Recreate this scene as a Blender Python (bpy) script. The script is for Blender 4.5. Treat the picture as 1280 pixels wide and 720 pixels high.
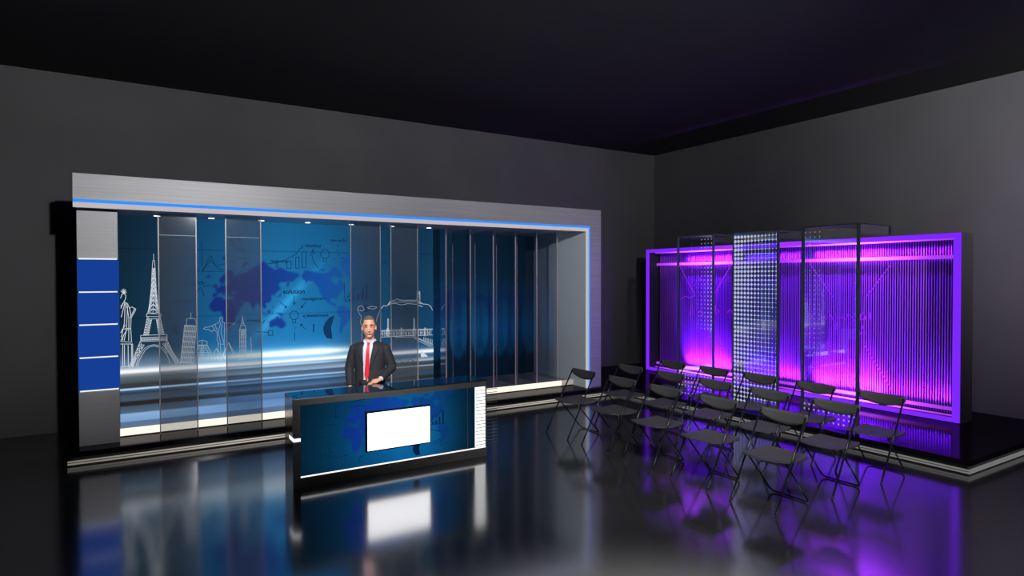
import bpy, bmesh, math, random
import numpy as np
from mathutils import Vector, Matrix
random.seed(4); PI = math.pi
for o in list(bpy.data.objects): bpy.data.objects.remove(o, do_unlink=True)
sc = bpy.context.scene
COL = sc.collection

# ------------------------------------------------------------------ camera
FPX = 780.34; H = 2.15
RIGHT = Vector((0.84880273, -0.52870612, -0.00193974))
UP = Vector((0.01028367, 0.0128414, 0.99986466))
FWD = Vector((0.52860966, 0.8487078, -0.01633685))
cam = bpy.data.objects.new('camera', bpy.data.cameras.new('camera')); COL.objects.link(cam)
cam.data.sensor_width = 36; cam.data.lens = FPX * 36 / 1280
m = Matrix((RIGHT, UP, -FWD)).transposed().to_4x4(); m.translation = Vector((0, 0, H))
cam.matrix_world = m
cam.data.clip_end = 200
sc.camera = cam
sc.view_settings.view_transform = 'Standard'; sc.view_settings.look = 'None'
sc.view_settings.exposure = 0.0; sc.view_settings.gamma = 1.0
sc.view_settings.use_curve_mapping = False

# ------------------------------------------------------------------ world, room lights and added fills
w = bpy.data.worlds.new('studio_world'); sc.world = w; w.use_nodes = True
w.node_tree.nodes['Background'].inputs[0].default_value = (0.5, 0.5, 0.54, 1)
w.node_tree.nodes['Background'].inputs[1].default_value = 0.02

def area(name, loc, target, size, power, color=(1, 1, 1), sy=None, spread=180):
    l = bpy.data.lights.new(name, 'AREA'); l.energy = power; l.color = color; l.size = size
    if sy: l.shape = 'RECTANGLE'; l.size_y = sy
    l.spread = math.radians(spread)
    o = bpy.data.objects.new(name, l); COL.objects.link(o); o.location = loc
    o.rotation_euler = (Vector(target) - Vector(loc)).to_track_quat('-Z', 'Y').to_euler()
    return o
def spot(name, loc, target, power, angle, color=(1, 1, 1), blend=1, r=.2):
    l = bpy.data.lights.new(name, 'SPOT'); l.energy = power; l.color = color; l.shadow_soft_size = r
    l.spot_size = math.radians(angle); l.spot_blend = blend
    o = bpy.data.objects.new(name, l); COL.objects.link(o); o.location = loc
    o.rotation_euler = (Vector(target) - Vector(loc)).to_track_quat('-Z', 'Y').to_euler()
    return o
spot('studio_key_light', (2.4, -6.0, 4.7), (-.3, 9.0, 4.1), 4300, 35, r=.15)
spot('studio_wall_light', (3.0, -1.0, 4.7), (6.6, 10.6, 4.9), 2300, 52, (.98, .95, 1), r=.2)
spot('studio_wall_light', (5.0, -3.5, 4.7), (10.6, 1.0, 4.8), 5800, 66, (1, .96, 1), r=.3)
spot('added_violet_fill', (5.5, 1.5, 4.7), (10.6, 2.4, 2.0), 480, 54, (.50, .20, 1), r=.3)  # unseen violet spot, added to tint the right wall
spot('added_violet_fill', (9.3, 4.2, 4.7), (7.28, 8.9, 1.0), 90, 17, (.62, .16, 1), r=.1)  # unseen spot, added for the violet wall's glow on the side post
spot('added_portrait_fill', (.4, 2.4, 4.6), (2.45, 7.2, 1.35), 1900, 24, (1, .97, .93), r=.2)  # unseen spot, added to brighten the face and desk front
area('added_audience_fill', (3.2, 1.6, 4.8), (6.2, 5.2, .4), 1.4, 75, (1, .99, .97), spread=70)  # unseen overhead panel, added to brighten the chairs
spot('added_floor_fill', (2.7, 1.0, 4.7), (2.5, 2.0, 0), 12500, 44, (1, 1, 1), r=.3)  # unseen spot, added to lift the floor near the camera

# ------------------------------------------------------------------ helpers
def lin(c):
    c = c / 255.0
    return c / 12.92 if c <= .04045 else ((c + .055) / 1.055) ** 2.4
def rgb(r, g, b): return (lin(r), lin(g), lin(b), 1)
def mat(name, col, rough=.5, metal=0, ior=1.45, noise=0, nscale=(20, 20, 20), spec=.5):
    m = bpy.data.materials.new(name); m.use_nodes = True; nt = m.node_tree
    b = nt.nodes['Principled BSDF']
    b.inputs['Base Color'].default_value = col; b.inputs['Roughness'].default_value = rough
    b.inputs['Metallic'].default_value = metal; b.inputs['IOR'].default_value = ior
    b.inputs['Specular IOR Level'].default_value = spec
    if noise:
        tc = nt.nodes.new('ShaderNodeTexCoord'); mp = nt.nodes.new('ShaderNodeMapping')
        mp.inputs['Scale'].default_value = nscale
        n = nt.nodes.new('ShaderNodeTexNoise'); n.inputs['Scale'].default_value = 1; n.inputs['Detail'].default_value = 4
        mx = nt.nodes.new('ShaderNodeMix'); mx.data_type = 'RGBA'; mx.blend_type = 'MULTIPLY'
        mx.inputs[0].default_value = 1; mx.inputs[6].default_value = col
        rp = nt.nodes.new('ShaderNodeMapRange'); rp.inputs[1].default_value = .3; rp.inputs[2].default_value = .7
        rp.inputs[3].default_value = 1 - noise; rp.inputs[4].default_value = 1 + noise * .5
        nt.links.new(tc.outputs['Object'], mp.inputs[0]); nt.links.new(mp.outputs[0], n.inputs['Vector'])
        nt.links.new(n.outputs[0], rp.inputs[0]); nt.links.new(rp.outputs[0], mx.inputs[7])
        nt.links.new(mx.outputs[2], b.inputs['Base Color'])
    return m
def emit(name, col, s=1.0):
    m = bpy.data.materials.new(name); m.use_nodes = True; nt = m.node_tree; nt.nodes.clear()
    e = nt.nodes.new('ShaderNodeEmission'); o = nt.nodes.new('ShaderNodeOutputMaterial')
    e.inputs[0].default_value = col; e.inputs[1].default_value = s
    nt.links.new(e.outputs[0], o.inputs[0]); return m
def emit_attr(name, s=1.0, gloss=0.0):
    m = emit(name, (1, 1, 1, 1), s); nt = m.node_tree
    a = nt.nodes.new('ShaderNodeAttribute'); a.attribute_name = 'picture'
    e = [n for n in nt.nodes if n.type == 'EMISSION'][0]; nt.links.new(a.outputs['Color'], e.inputs[0])
    return m
def emit_wave(name, col, lo, peaks, width, hi, axis=1):
    """light bar whose lamps burn brighter around given places (object = world coordinates)"""
    m = emit(name, col, 1); nt = m.node_tree; e = [n for n in nt.nodes if n.type == 'EMISSION'][0]
    tc = nt.nodes.new('ShaderNodeTexCoord'); sp = nt.nodes.new('ShaderNodeSeparateXYZ')
    nt.links.new(tc.outputs['Object'], sp.inputs[0]); acc = None
    for p in peaks:
        s = nt.nodes.new('ShaderNodeMath'); s.operation = 'SUBTRACT'; nt.links.new(sp.outputs[axis], s.inputs[0]); s.inputs[1].default_value = p
        d = nt.nodes.new('ShaderNodeMath'); d.operation = 'DIVIDE'; nt.links.new(s.outputs[0], d.inputs[0]); d.inputs[1].default_value = width
        q = nt.nodes.new('ShaderNodeMath'); q.operation = 'MULTIPLY'; nt.links.new(d.outputs[0], q.inputs[0]); nt.links.new(d.outputs[0], q.inputs[1])
        g = nt.nodes.new('ShaderNodeMath'); g.operation = 'MULTIPLY'; nt.links.new(q.outputs[0], g.inputs[0]); g.inputs[1].default_value = -1
        x = nt.nodes.new('ShaderNodeMath'); x.operation = 'EXPONENT'; nt.links.new(g.outputs[0], x.inputs[0])
        if acc is None: acc = x
        else:
            a = nt.nodes.new('ShaderNodeMath'); a.operation = 'ADD'; nt.links.new(acc.outputs[0], a.inputs[0]); nt.links.new(x.outputs[0], a.inputs[1]); acc = a
    r = nt.nodes.new('ShaderNodeMath'); r.operation = 'MULTIPLY_ADD'; nt.links.new(acc.outputs[0], r.inputs[0])
    r.inputs[1].default_value = hi - lo; r.inputs[2].default_value = lo
    nt.links.new(r.outputs[0], e.inputs[1]); return m
def glass(name, tint, gl=.1, rough=.02, ior=1.5, gcol=(1, 1, 1, 1), haze=0):
    """thin pane: tinted see-through plus fresnel mirror"""
    m = bpy.data.materials.new(name); m.use_nodes = True; nt = m.node_tree; nt.nodes.clear()
    t = nt.nodes.new('ShaderNodeBsdfTransparent'); t.inputs[0].default_value = tint
    g = nt.nodes.new('ShaderNodeBsdfGlossy'); g.inputs['Roughness'].default_value = rough; g.inputs[0].default_value = gcol
    f = nt.nodes.new('ShaderNodeFresnel'); f.inputs[0].default_value = ior
    a = nt.nodes.new('ShaderNodeMath'); a.operation = 'ADD'; a.use_clamp = True; a.inputs[1].default_value = gl
    x = nt.nodes.new('ShaderNodeMixShader'); o = nt.nodes.new('ShaderNodeOutputMaterial')
    ge = nt.nodes.new('ShaderNodeNewGeometry'); fr_ = nt.nodes.new('ShaderNodeMath'); fr_.operation = 'SUBTRACT'; fr_.inputs[0].default_value = 1
    nt.links.new(ge.outputs['Backfacing'], fr_.inputs[1]); mu = nt.nodes.new('ShaderNodeMath'); mu.operation = 'MULTIPLY'
    nt.links.new(f.outputs[0], a.inputs[0]); nt.links.new(a.outputs[0], mu.inputs[0]); nt.links.new(fr_.outputs[0], mu.inputs[1]); nt.links.new(mu.outputs[0], x.inputs[0])
    tm = nt.nodes.new('ShaderNodeMix'); tm.data_type = 'RGBA'; tm.inputs[6].default_value = tint; tm.inputs[7].default_value = (1, 1, 1, 1)
    nt.links.new(ge.outputs['Backfacing'], tm.inputs[0]); nt.links.new(tm.outputs[2], t.inputs[0])
    nt.links.new(t.outputs[0], x.inputs[1]); nt.links.new(g.outputs[0], x.inputs[2])
    if haze:
        df = nt.nodes.new('ShaderNodeBsdfDiffuse'); df.inputs[0].default_value = (.55, .57, .6, 1); x2 = nt.nodes.new('ShaderNodeMixShader'); x2.inputs[0].default_value = haze
        nt.links.new(x.outputs[0], x2.inputs[1]); nt.links.new(df.outputs[0], x2.inputs[2]); x = x2
    nt.links.new(x.outputs[0], o.inputs[0])
    return m

def obj(name, bm, m, parent=None, smooth=False, bevel=0):
    me = bpy.data.meshes.new(name)
    if isinstance(bm, bmesh.types.BMesh):
        bmesh.ops.recalc_face_normals(bm, faces=bm.faces)
        bm.to_mesh(me); bm.free()
    else: me = bm
    o = bpy.data.objects.new(name, me); COL.objects.link(o)
    if m is not None: me.materials.append(m)
    if parent: o.parent = parent
    if smooth:
        for p in me.polygons: p.use_smooth = True
    if bevel:
        b = o.modifiers.new('bevel', 'BEVEL'); b.width = bevel; b.segments = 2; b.limit_method = 'ANGLE'
    return o
def tag(o, label, cat, group=None, kind=None):
    if label: o['label'] = label
    if cat: o['category'] = cat
    if group: o['group'] = group
    if kind: o['kind'] = kind
    return o
def struct(o, label=None):
    o['kind'] = 'structure'
    if label: o['label'] = label
    return o
def thing(name, label, cat, loc=(0, 0, 0), rz=0, group=None):
    o = bpy.data.objects.new(name, None); COL.objects.link(o); o.empty_display_size = .1
    o.location = loc; o.rotation_euler = (0, 0, rz); return tag(o, label, cat, group)
def box(bm, x0, x1, y0, y1, z0, z1):
    v = [bm.verts.new((x, y, z)) for z in (z0, z1) for y in (y0, y1) for x in (x0, x1)]
    for f in ((0, 2, 3, 1), (4, 5, 7, 6), (0, 1, 5, 4), (2, 6, 7, 3), (0, 4, 6, 2), (1, 3, 7, 5)):
        bm.faces.new([v[i] for i in f])
    return bm
def boxbm(*a): return box(bmesh.new(), *a)
def prism(bm, pts, axis, a0, a1):
    """extrude a polygon; axis 'z': pts (x,y); 'y': pts (x,z); 'x': pts (y,z)"""
    def P(p, a): return {'z': (p[0], p[1], a), 'y': (p[0], a, p[1]), 'x': (a, p[0], p[1])}[axis]
    A = [bm.verts.new(P(p, a0)) for p in pts]; B = [bm.verts.new(P(p, a1)) for p in pts]; n = len(pts)
    bm.faces.new(A); bm.faces.new(B[::-1])
    for i in range(n): bm.faces.new((A[i], A[(i + 1) % n], B[(i + 1) % n], B[i]))
    return bm
def tube(bm, pts, r, n=8, closed=False):
    pts = [Vector(p) for p in pts]; k = len(pts); rs = r if isinstance(r, (list, tuple)) else [r] * k
    rings = []; nrm = None
    for i, p in enumerate(pts):
        if closed: t = pts[(i + 1) % k] - pts[i - 1]
        else: t = pts[min(i + 1, k - 1)] - pts[max(i - 1, 0)]
        t.normalize()
        if nrm is None: nrm = t.orthogonal().normalized()
        else: nrm = (nrm - t * nrm.dot(t)).normalized()
        b = t.cross(nrm)
        rr = rs[i]; ra, rb = rr if isinstance(rr, (tuple, list)) else (rr, rr)
        rings.append([bm.verts.new(p + nrm * math.cos(2 * PI * j / n) * ra + b * math.sin(2 * PI * j / n) * rb) for j in range(n)])
    for i in range(k if closed else k - 1):
        A, B = rings[i], rings[(i + 1) % k]
        for j in range(n): bm.faces.new((A[j], A[(j + 1) % n], B[(j + 1) % n], B[j]))
    if not closed: bm.faces.new(rings[0][::-1]); bm.faces.new(rings[-1])
    return bm
def disc(bm, c, r, z0, z1, n=20):
    return prism(bm, [(c[0] + r * math.cos(2 * PI * i / n), c[1] + r * math.sin(2 * PI * i / n)) for i in range(n)], 'z', z0, z1)
def fillet(pts, r, n=5):
    out = [Vector(pts[0])]
    for i in range(1, len(pts) - 1):
        p, a, b = Vector(pts[i]), Vector(pts[i - 1]), Vector(pts[i + 1])
        u = (a - p).normalized() * r; v = (b - p).normalized() * r
        for k in range(n + 1):
            t = k / n; out.append(p + u * (1 - t) ** 2 + v * t ** 2)
    out.append(Vector(pts[-1])); return out
def ribbons(bm, lines, wd, y, th=.002):
    """line drawings shown on a screen facing -Y; lines are lists of (x,z)"""
    for L in lines:
        for (x0, z0), (x1, z1) in zip(L[:-1], L[1:]):
            d = Vector((x1 - x0, z1 - z0)); l = d.length
            if l < 1e-5: continue
            d /= l; n = Vector((-d.y, d.x)) * wd / 2; e = d * wd * .3
            q = [(x0 - e.x + n.x, z0 - e.y + n.y), (x1 + e.x + n.x, z1 + e.y + n.y), (x1 + e.x - n.x, z1 + e.y - n.y), (x0 - e.x - n.x, z0 - e.y - n.y)]
            bm.faces.new([bm.verts.new((a, y, b)) for a, b in q])
    return bm
def on_plane_y(x, y, Y):
    """world (x,z) on the plane Y seen at a measured picture point"""
    d = FWD + RIGHT * (x - 640) / FPX + UP * (360 - y) / FPX; t = Y / d.y
    return (d.x * t, H + d.z * t)
def on_plane_x(x, y, X):
    d = FWD + RIGHT * (x - 640) / FPX + UP * (360 - y) / FPX; t = X / d.x
    return (d.y * t, H + d.z * t)

# ------------------------------------------------------------------ materials
M = {}
def floor_mat(name, base, rough, ior, n=.0, k=1.0):
    m = bpy.data.materials.new(name); m.use_nodes = True; nt = m.node_tree; nt.nodes.clear()
    d = nt.nodes.new('ShaderNodeBsdfDiffuse'); d.inputs[0].default_value = base
    g = nt.nodes.new('ShaderNodeBsdfGlossy'); g.inputs['Roughness'].default_value = rough; g.inputs[0].default_value = (.92, .92, .95, 1)
    f = nt.nodes.new('ShaderNodeFresnel'); f.inputs[0].default_value = ior
    x = nt.nodes.new('ShaderNodeMixShader'); o = nt.nodes.new('ShaderNodeOutputMaterial')
    mk = nt.nodes.new('ShaderNodeMath'); mk.operation = 'MULTIPLY'; mk.inputs[1].default_value = k
    nt.links.new(f.outputs[0], mk.inputs[0]); nt.links.new(mk.outputs[0], x.inputs[0]); nt.links.new(d.outputs[0], x.inputs[1]); nt.links.new(g.outputs[0], x.inputs[2]); nt.links.new(x.outputs[0], o.inputs[0])
    if n:
        tc = nt.nodes.new('ShaderNodeTexCoord'); no = nt.nodes.new('ShaderNodeTexNoise'); no.inputs['Scale'].default_value = 2.5; no.inputs['Detail'].default_value = 5
        mr = nt.nodes.new('ShaderNodeMapRange'); mr.inputs[3].default_value = rough - n; mr.inputs[4].default_value = rough + n
        nt.links.new(tc.outputs['Object'], no.inputs['Vector']); nt.links.new(no.outputs[0], mr.inputs[0]); nt.links.new(mr.outputs[0], g.inputs['Roughness'])
    return m
M['floor'] = floor_mat('black_gloss_floor', (.030, .030, .030, 1), .135, 5.0, .02)
M['stage'] = floor_mat('black_gloss_stage', (.005, .004, .006, 1), .10, 1.8, 0, .28)
M['ceil'] = mat('black_ceiling', (.018, .018, .018, 1), .9)
M['wall'] = mat('dark_grey_wall', (.070, .070, .074, 1), .8, noise=.10, nscale=(1.2, 1.2, .8))
M['brush'] = mat('brushed_aluminium', (.33, .33, .345, 1), .45, .25, noise=.12, nscale=(.6, .6, 60))
M['lip'] = emit('pale_lip_glow', (.56, .50, .52, 1), .95)  # lip is no lamp; the light on it is put in as emission
M['blueled'] = emit('blue_led_strip', rgb(45, 140, 255), 1.15)
M['warm'] = emit('warm_white_led', (1, .90, .76, 1), 1.15)
M['warm2'] = emit('warm_white_led_dim', (1, .92, .82, 1), .36)
M['niche'] = mat('niche_grey', (.70, .80, .84, 1), .35)
M['soffit'] = floor_mat('soffit_gloss', (.38, .43, .50, 1), .22, 2.6, 0, .7)
M['black'] = mat('black_satin', (.012, .012, .013, 1), .35)
M['desk'] = mat('charcoal_laminate', (.085, .080, .074, 1), .5, noise=.15, nscale=(40, 40, 40))
M['deskside'] = floor_mat('gloss_desk_side', (.02, .02, .022, 1), .12, 2.0)
M['desktop'] = floor_mat('glass_desk_top', (.006, .04, .09, 1), .03, 5.5)
M['white'] = emit('white_panel', (1, 1, 1, 1), 2.2)
M['whiteled'] = emit('white_led', (1, 1, .98, 1), 1.3)
M['bluepanel'] = emit('royal_blue_panel', rgb(22, 62, 148), 1.0)
M['whiteline'] = emit('white_line', (1, 1, 1, 1), .95)
M['pane'] = glass('smoked_glass', (.56, .58, .60, 1), .02, .05, 1.5, haze=.065)
M['fin'] = glass('dark_fin_glass', (.70, .73, .80, 1), .22, .04, 1.5, (.75, .8, 1, 1))
M['edge'] = mat('polished_glass_edge', (.50, .46, .46, 1), .3)
M['edge_m'] = mat('mauve_glass_edge', (.36, .29, .38, 1), .3)
M['chair'] = mat('dark_grey_plastic', (.052, .051, .051, 1), .55)
M['chairsteel'] = mat('black_steel_tube', (.012, .016, .020, 1), .22, .4)
M['chaircap'] = mat('black_rubber', (.01, .01, .01, 1), .7)
M['clear'] = glass('clear_glass', (.90, .88, .96, 1), .14, .01, 1.5)
M['clear_dark'] = glass('navy_glass', (.30, .28, .50, 1), .14, .01, 1.5)
M['tframe'] = mat('dark_green_steel', (.05, .085, .09, 1), .35, .4)
M['boxbody'] = mat('charcoal_cabinet', (.035, .036, .038, 1), .6)
M['rib'] = mat('violet_acrylic_rib', (.40, .09, .90, 1), .35)
M['violet'] = emit('violet_led', (.20, .025, 1, 1), 1.35)
M['reflected_glow'] = emit('violet_reflected_glow', (.42, .03, 1, 1), .9)
M['alu'] = mat('aluminium_strip', (.55, .53, .5, 1), .35, .6)

# ------------------------------------------------------------------ room shell
RX, RY, RZ = 10.654, 10.751, 5.017
struct(obj('floor', boxbm(-9, RX + .2, -8, RY + .2, -.1, 0), M['floor']))
struct(obj('ceiling', boxbm(-9, RX + .2, -8, RY + .2, RZ, RZ + .1), M['ceil']))
struct(obj('wall_back', boxbm(-9, RX + .2, RY, RY + .2, 0, RZ), M['wall']))
struct(obj('wall_right', boxbm(RX, RX + .2, -8, RY, 0, RZ), M['wall']))

# ------------------------------------------------------------------ stage platform (L-shaped)
PY, PX, PZ, PE = 8.69, 7.737, .16, 3.085
st = thing('stage_platform', 'low L-shaped glossy black platform along both walls with light strips at its foot', 'platform', (0, 0, 0))
Lp = [(-.56, RY - .002), (-.56, PY), (PX, PY), (PX, PE), (RX - .002, PE), (RX - .002, RY - .002)]
obj('deck', prism(bmesh.new(), Lp, 'z', .10, PZ), M['stage'], st)
ins = [(-.53, RY), (-.53, PY + .03), (PX + .03, PY + .03), (PX + .03, PE + .03), (RX, PE + .03), (RX, RY)]
obj('base', prism(bmesh.new(), ins, 'z', 0.0, .10), M['black'], st)
for z0, z1, k in ((.018, .034, 0), (.046, .062, 1)):
    bm = boxbm(-.56, PX, PY - .004, PY + .012, z0, z1)
    obj('light_strip', bm, emit_wave('foot_light_strip_back', (1, .93, .80, 1), .16, (1.6, 6.0), 1.4, .45, 0), st)
    bm = boxbm(PX - .004, PX + .012, PE, PY, z0, z1); box(bm, PX, RX, PE - .004, PE + .012, z0, z1)
    obj('light_strip', bm, emit('foot_light_strip_right', (1, .97, .95, 1), .17), st)

# ------------------------------------------------------------------ blue set: portal frame
FY, FX0, FX1 = 8.811, -.485, 7.40
HB, HT = 2.98, 3.374
IX = 7.06
fr = thing('portal_frame', 'big grey metal portal frame edged with a blue light line around the blue set', 'stage frame', (0, 0, 0))
bm = prism(bmesh.new(), [(FX0, HT), (FX1, HT), (IX + .09, 3.075), (FX0, 3.075)], 'y', FY, FY + .42)
obj('header', bm, M['brush'], fr)
bm = prism(bmesh.new(), [(FX1, PZ), (FX1, HT), (IX + .09, 3.075), (IX + .09, PZ)], 'y', FY, FY + .42)
obj('side_post', bm, M['brush'], fr)
bm = prism(bmesh.new(), [(FX0, 3.075), (IX + .09, 3.075), (IX + .055, 3.038), (FX0, 3.038)], 'y', FY + .004, FY + .40)
prism(bm, [(IX + .09, PZ), (IX + .09, 3.075), (IX + .055, 3.038), (IX + .055, PZ)], 'y', FY + .004, FY + .40)
obj('blue_light_line', bm, M['blueled'], fr)
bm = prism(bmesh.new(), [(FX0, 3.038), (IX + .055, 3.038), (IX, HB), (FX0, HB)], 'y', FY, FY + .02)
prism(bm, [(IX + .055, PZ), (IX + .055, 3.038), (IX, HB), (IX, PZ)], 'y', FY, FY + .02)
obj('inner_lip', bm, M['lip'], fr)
obj('soffit', boxbm(FX0 + .02, IX + .06, FY + .021, 10.6, HB, HB + .05), M['soffit'], fr)
obj('inner_side_wall', boxbm(IX + .01, IX + .05, FY + .021, 10.6, PZ, HB), M['niche'], fr)
obj('inner_back_wall', boxbm(4.49, IX + .01, 10.52, 10.6, PZ, HB), M['black'], fr)
obj('rear_cabinet', boxbm(FX0 + .02, 4.49, 9.80, 10.0, PZ, HB), M['black'], fr)
for x in (.39, 1.04, 1.69, 2.34, 3.0, 3.66, 4.3):
    f_ = obj('downlight', disc(bmesh.new(), (x, 9.50), .05, HB - .004, HB - .001), M['alu'], fr)
    spot('downlight_glow', (x, 9.50, HB - .03), (x, 9.55, 0), 10, 120, (.9, .95, 1), r=.03)
    obj('lamp', disc(bmesh.new(), (x, 9.50), .038, HB - .006, HB - .003), emit('downlight_lamp', (1, .97, .92, 1), 4), f_)

# left light tower
tw = thing('panel_tower', 'narrow column of four lit blue panels between brushed grey ends, left of the blue set', 'light column', (-.255, 8.95, PZ))
def rel(bm, o):
    bmesh.ops.translate(bm, vec=-Vector(o.location), verts=bm.verts); return bm
TX0, TX1 = -.46, -.05
for z0, z1 in ((2.385, 2.955), (PZ, .815)):
    obj('metal_panel', rel(boxbm(TX0, TX1, 8.95, 9.3, z0, z1), tw), M['brush'], tw, bevel=.003)
obj('core', rel(boxbm(TX0 + .01, TX1 - .01, 8.97, 9.3, .815, 2.385), tw), M['black'], tw)
zs = [.815, 1.21, 1.60, 1.99, 2.385]
for a, b in zip(zs[:-1], zs[1:]):
    obj('blue_panel', rel(boxbm(TX0, TX1 + .008, 8.94, 8.97, a + .008, b - .008), tw), M['bluepanel'], tw)
for z in zs:
    obj('white_divider', rel(boxbm(TX0 + .015, TX1 - .01, 8.936, 8.968, z - .007, z + .007), tw), M['whiteline'], tw)

# plinth under the screens
pl = thing('plinth', 'low grey plinth with a warm white light strip along its front under the screens', 'plinth', (3.5, 9.9, PZ))
obj('plinth_top', rel(boxbm(-.05, IX, 9.22, 10.5, .20, .24), pl), floor_mat('plinth_gloss', (.30, .31, .34, 1), .10, 1.8), pl)
obj('plinth_base', rel(boxbm(-.05, IX, 9.24, 10.5, PZ, .20), pl), M['black'], pl)
obj('light_strip', rel(boxbm(-.05, 6.80, 9.205, 9.24, .175, .262), pl), M['warm'], pl)
obj('light_strip', rel(boxbm(6.80, IX, 9.205, 9.24, .175, .262), pl), M['warm2'], pl)

# ------------------------------------------------------------------ screen pictures
def P(s): return s
EURASIA = [(-9,37),(-9,43),(-1,43.5),(-1,46),(-4.5,48.5),(2,51),(8,54),(8,57),(11,56),(12,54),(20,55),(24,59),(30,60),(22,60.5),(21,63),(25,65.5),(22,66),(17,61),(16,57),(13,55.5),(11,59),(6,58.5),(5,62),(12,66),(20,70),(29,71),(41,67),(33,66.5),(38,64),(44,66),(46,68),(60,69),(68,69),(68,73),(73,71),(80,73),(98,76),(104,77),(113,74),(130,71),(140,73),(160,70),(178,69),(190,66),(180,64),(172,60),(163,59.5),(162,56),(157,51),(156,57),(163,62),(155,59),(142,59),(135,54.5),(141,52),(140,48),(132,43),(128,40),(129,36),(126,34.5),(125,39),(121,39),(118,38.5),(122,37),(119,35),(121,31),(120,27),(115,22.5),(108,21.5),(106,19),(109,13),(105,8.7),(101,13),(99.5,9),(103,2),(101,3),(98,9),(98,15),(94,16),(91,22),(87,21),(80,15),(80,11),(77,8),(73,17),(72.5,21),(67,24.5),(57,26),(50,30),(48,30),(51,25),(54,24),(56,26),(59,22.5),(55,17),(45,13),(43,15),(39,21),(35,28),(34,31),(36,36),(28,36.5),(27,40),(33,42),(41,41.5),(38,47),(33,46),(28,43),(26,41),(23,38),(20,40),(19,42),(13,45.5),(18,40.5),(16,38),(12,42),(9,44),(3,43),(-1,38),(-5,36)]
AFRICA = [(-6,35),(10,37),(11,33),(20,31),(32,31),(34,27),(38,19),(43,12),(51,11.5),(45,2),(40,-5),(40,-15),(35,-20),(33,-27),(27,-34),(19,-34.5),(15,-27),(12,-17),(13,-8),(9,-1),(9,4),(4,6),(-7,4.5),(-13,8),(-17,14),(-16,22),(-10,30)]
AUSTRALIA = [(114,-22),(122,-18),(129,-15),(132,-11.5),(137,-12),(136,-15),(140,-17.5),(142,-11),(146,-19),(153,-26),(152,-33),(147,-38),(140,-37.5),(135,-34),(129,-32),(123,-34),(115,-34)]
NAMERICA = [(192,66),(200,71),(220,70),(235,69),(250,68),(262,70),(268,73),(278,69),(266,63),(268,58),(278,55),(281,52),(283,60),(290,62),(296,58),(304,52),(295,50),(300,46),(290,44),(289,41),(284,36),(279,31),(280,25),(277,29),(270,30),(263,28),(262,22),(266,18),(270,21),(272,17),(277,15),(277,9),(283,8),(276,8),(265,15),(254,20),(248,30),(243,33),(236,40),(236,48),(228,54),(220,60),(208,60),(198,55),(203,59),(195,62)]
SAMERICA = [(283,9),(290,12),(300,9),(308,5),(316,-2),(325,-7),(320,-18),(312,-25),(302,-35),(295,-41),(292,-52),(286,-50),(287,-38),(290,-20),(284,-14),(279,-5),(281,2)]
SMALL = [[(-5,50),(1,51),(0,54),(-3,58),(-6,57),(-4,54)],[(-10,52),(-6,52),(-6,55),(-9,54)],[(-23,64),(-14,64),(-15,66),(-22,66)],
 [(44,-25),(48,-24),(50,-15),(46,-16)],[(96,5),(104,-2),(105,-6),(101,-3)],[(106,-6),(114,-8),(106,-8)],[(109,1),(117,7),(118,1),(115,-4),(110,-2)],
 [(120,0),(124,1),(121,-5)],[(131,-1),(138,-2),(147,-7),(150,-10),(141,-9),(135,-4)],[(121,18),(124,12),(126,7),(122,11)],
 [(131,33),(136,34),(141,36),(142,40),(140,40),(137,36)],[(141,42),(145,43),(142,45)],[(142,46),(144,50),(142,54)],[(172,-41),(178,-38),(175,-36)],[(167,-46),(174,-42),(171,-44)],
 [(10,78),(25,80),(18,77)],[(52,71),(60,76),(68,77),(57,72)],[(235,71),(250,70),(245,73)],[(275,65),(298,63),(292,70),(280,73),(270,74)],[(287,76),(300,80),(330,81),(340,75),(320,66),(314,60),(307,66)],[(275,22),(285,20),(280,23)]]
def merc(lat): return math.degrees(math.log(math.tan(PI / 4 + math.radians(lat) / 2)))
def landmask(U, V, x0, z0, sc_):
    """U,V world x,z arrays; (x0,z0) is lon -17 lat 15; sc_ metres per degree"""
    lon = (U - x0) / sc_ - 17; mv = (V - z0) / sc_ + merc(15); mask = np.zeros(U.shape, bool)
    for poly in [EURASIA, AFRICA, AUSTRALIA, NAMERICA, SAMERICA] + SMALL:
        pts = [(a, merc(b)) for a, b in poly]; ins_ = np.zeros(U.shape, bool)
        for (xa, ya), (xb, yb) in zip(pts, pts[1:] + pts[:1]):
            if ya == yb: continue
            c = ((ya > mv) != (yb > mv)) & (lon < (xb - xa) * (mv - ya) / (yb - ya) + xa); ins_ ^= c
        mask |= ins_
    return mask
def srgb2lin(a):
    a = np.clip(a, 0, 255) / 255.0
    return np.where(a <= .04045, a / 12.92, ((a + .055) / 1.055) ** 2.4)
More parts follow.
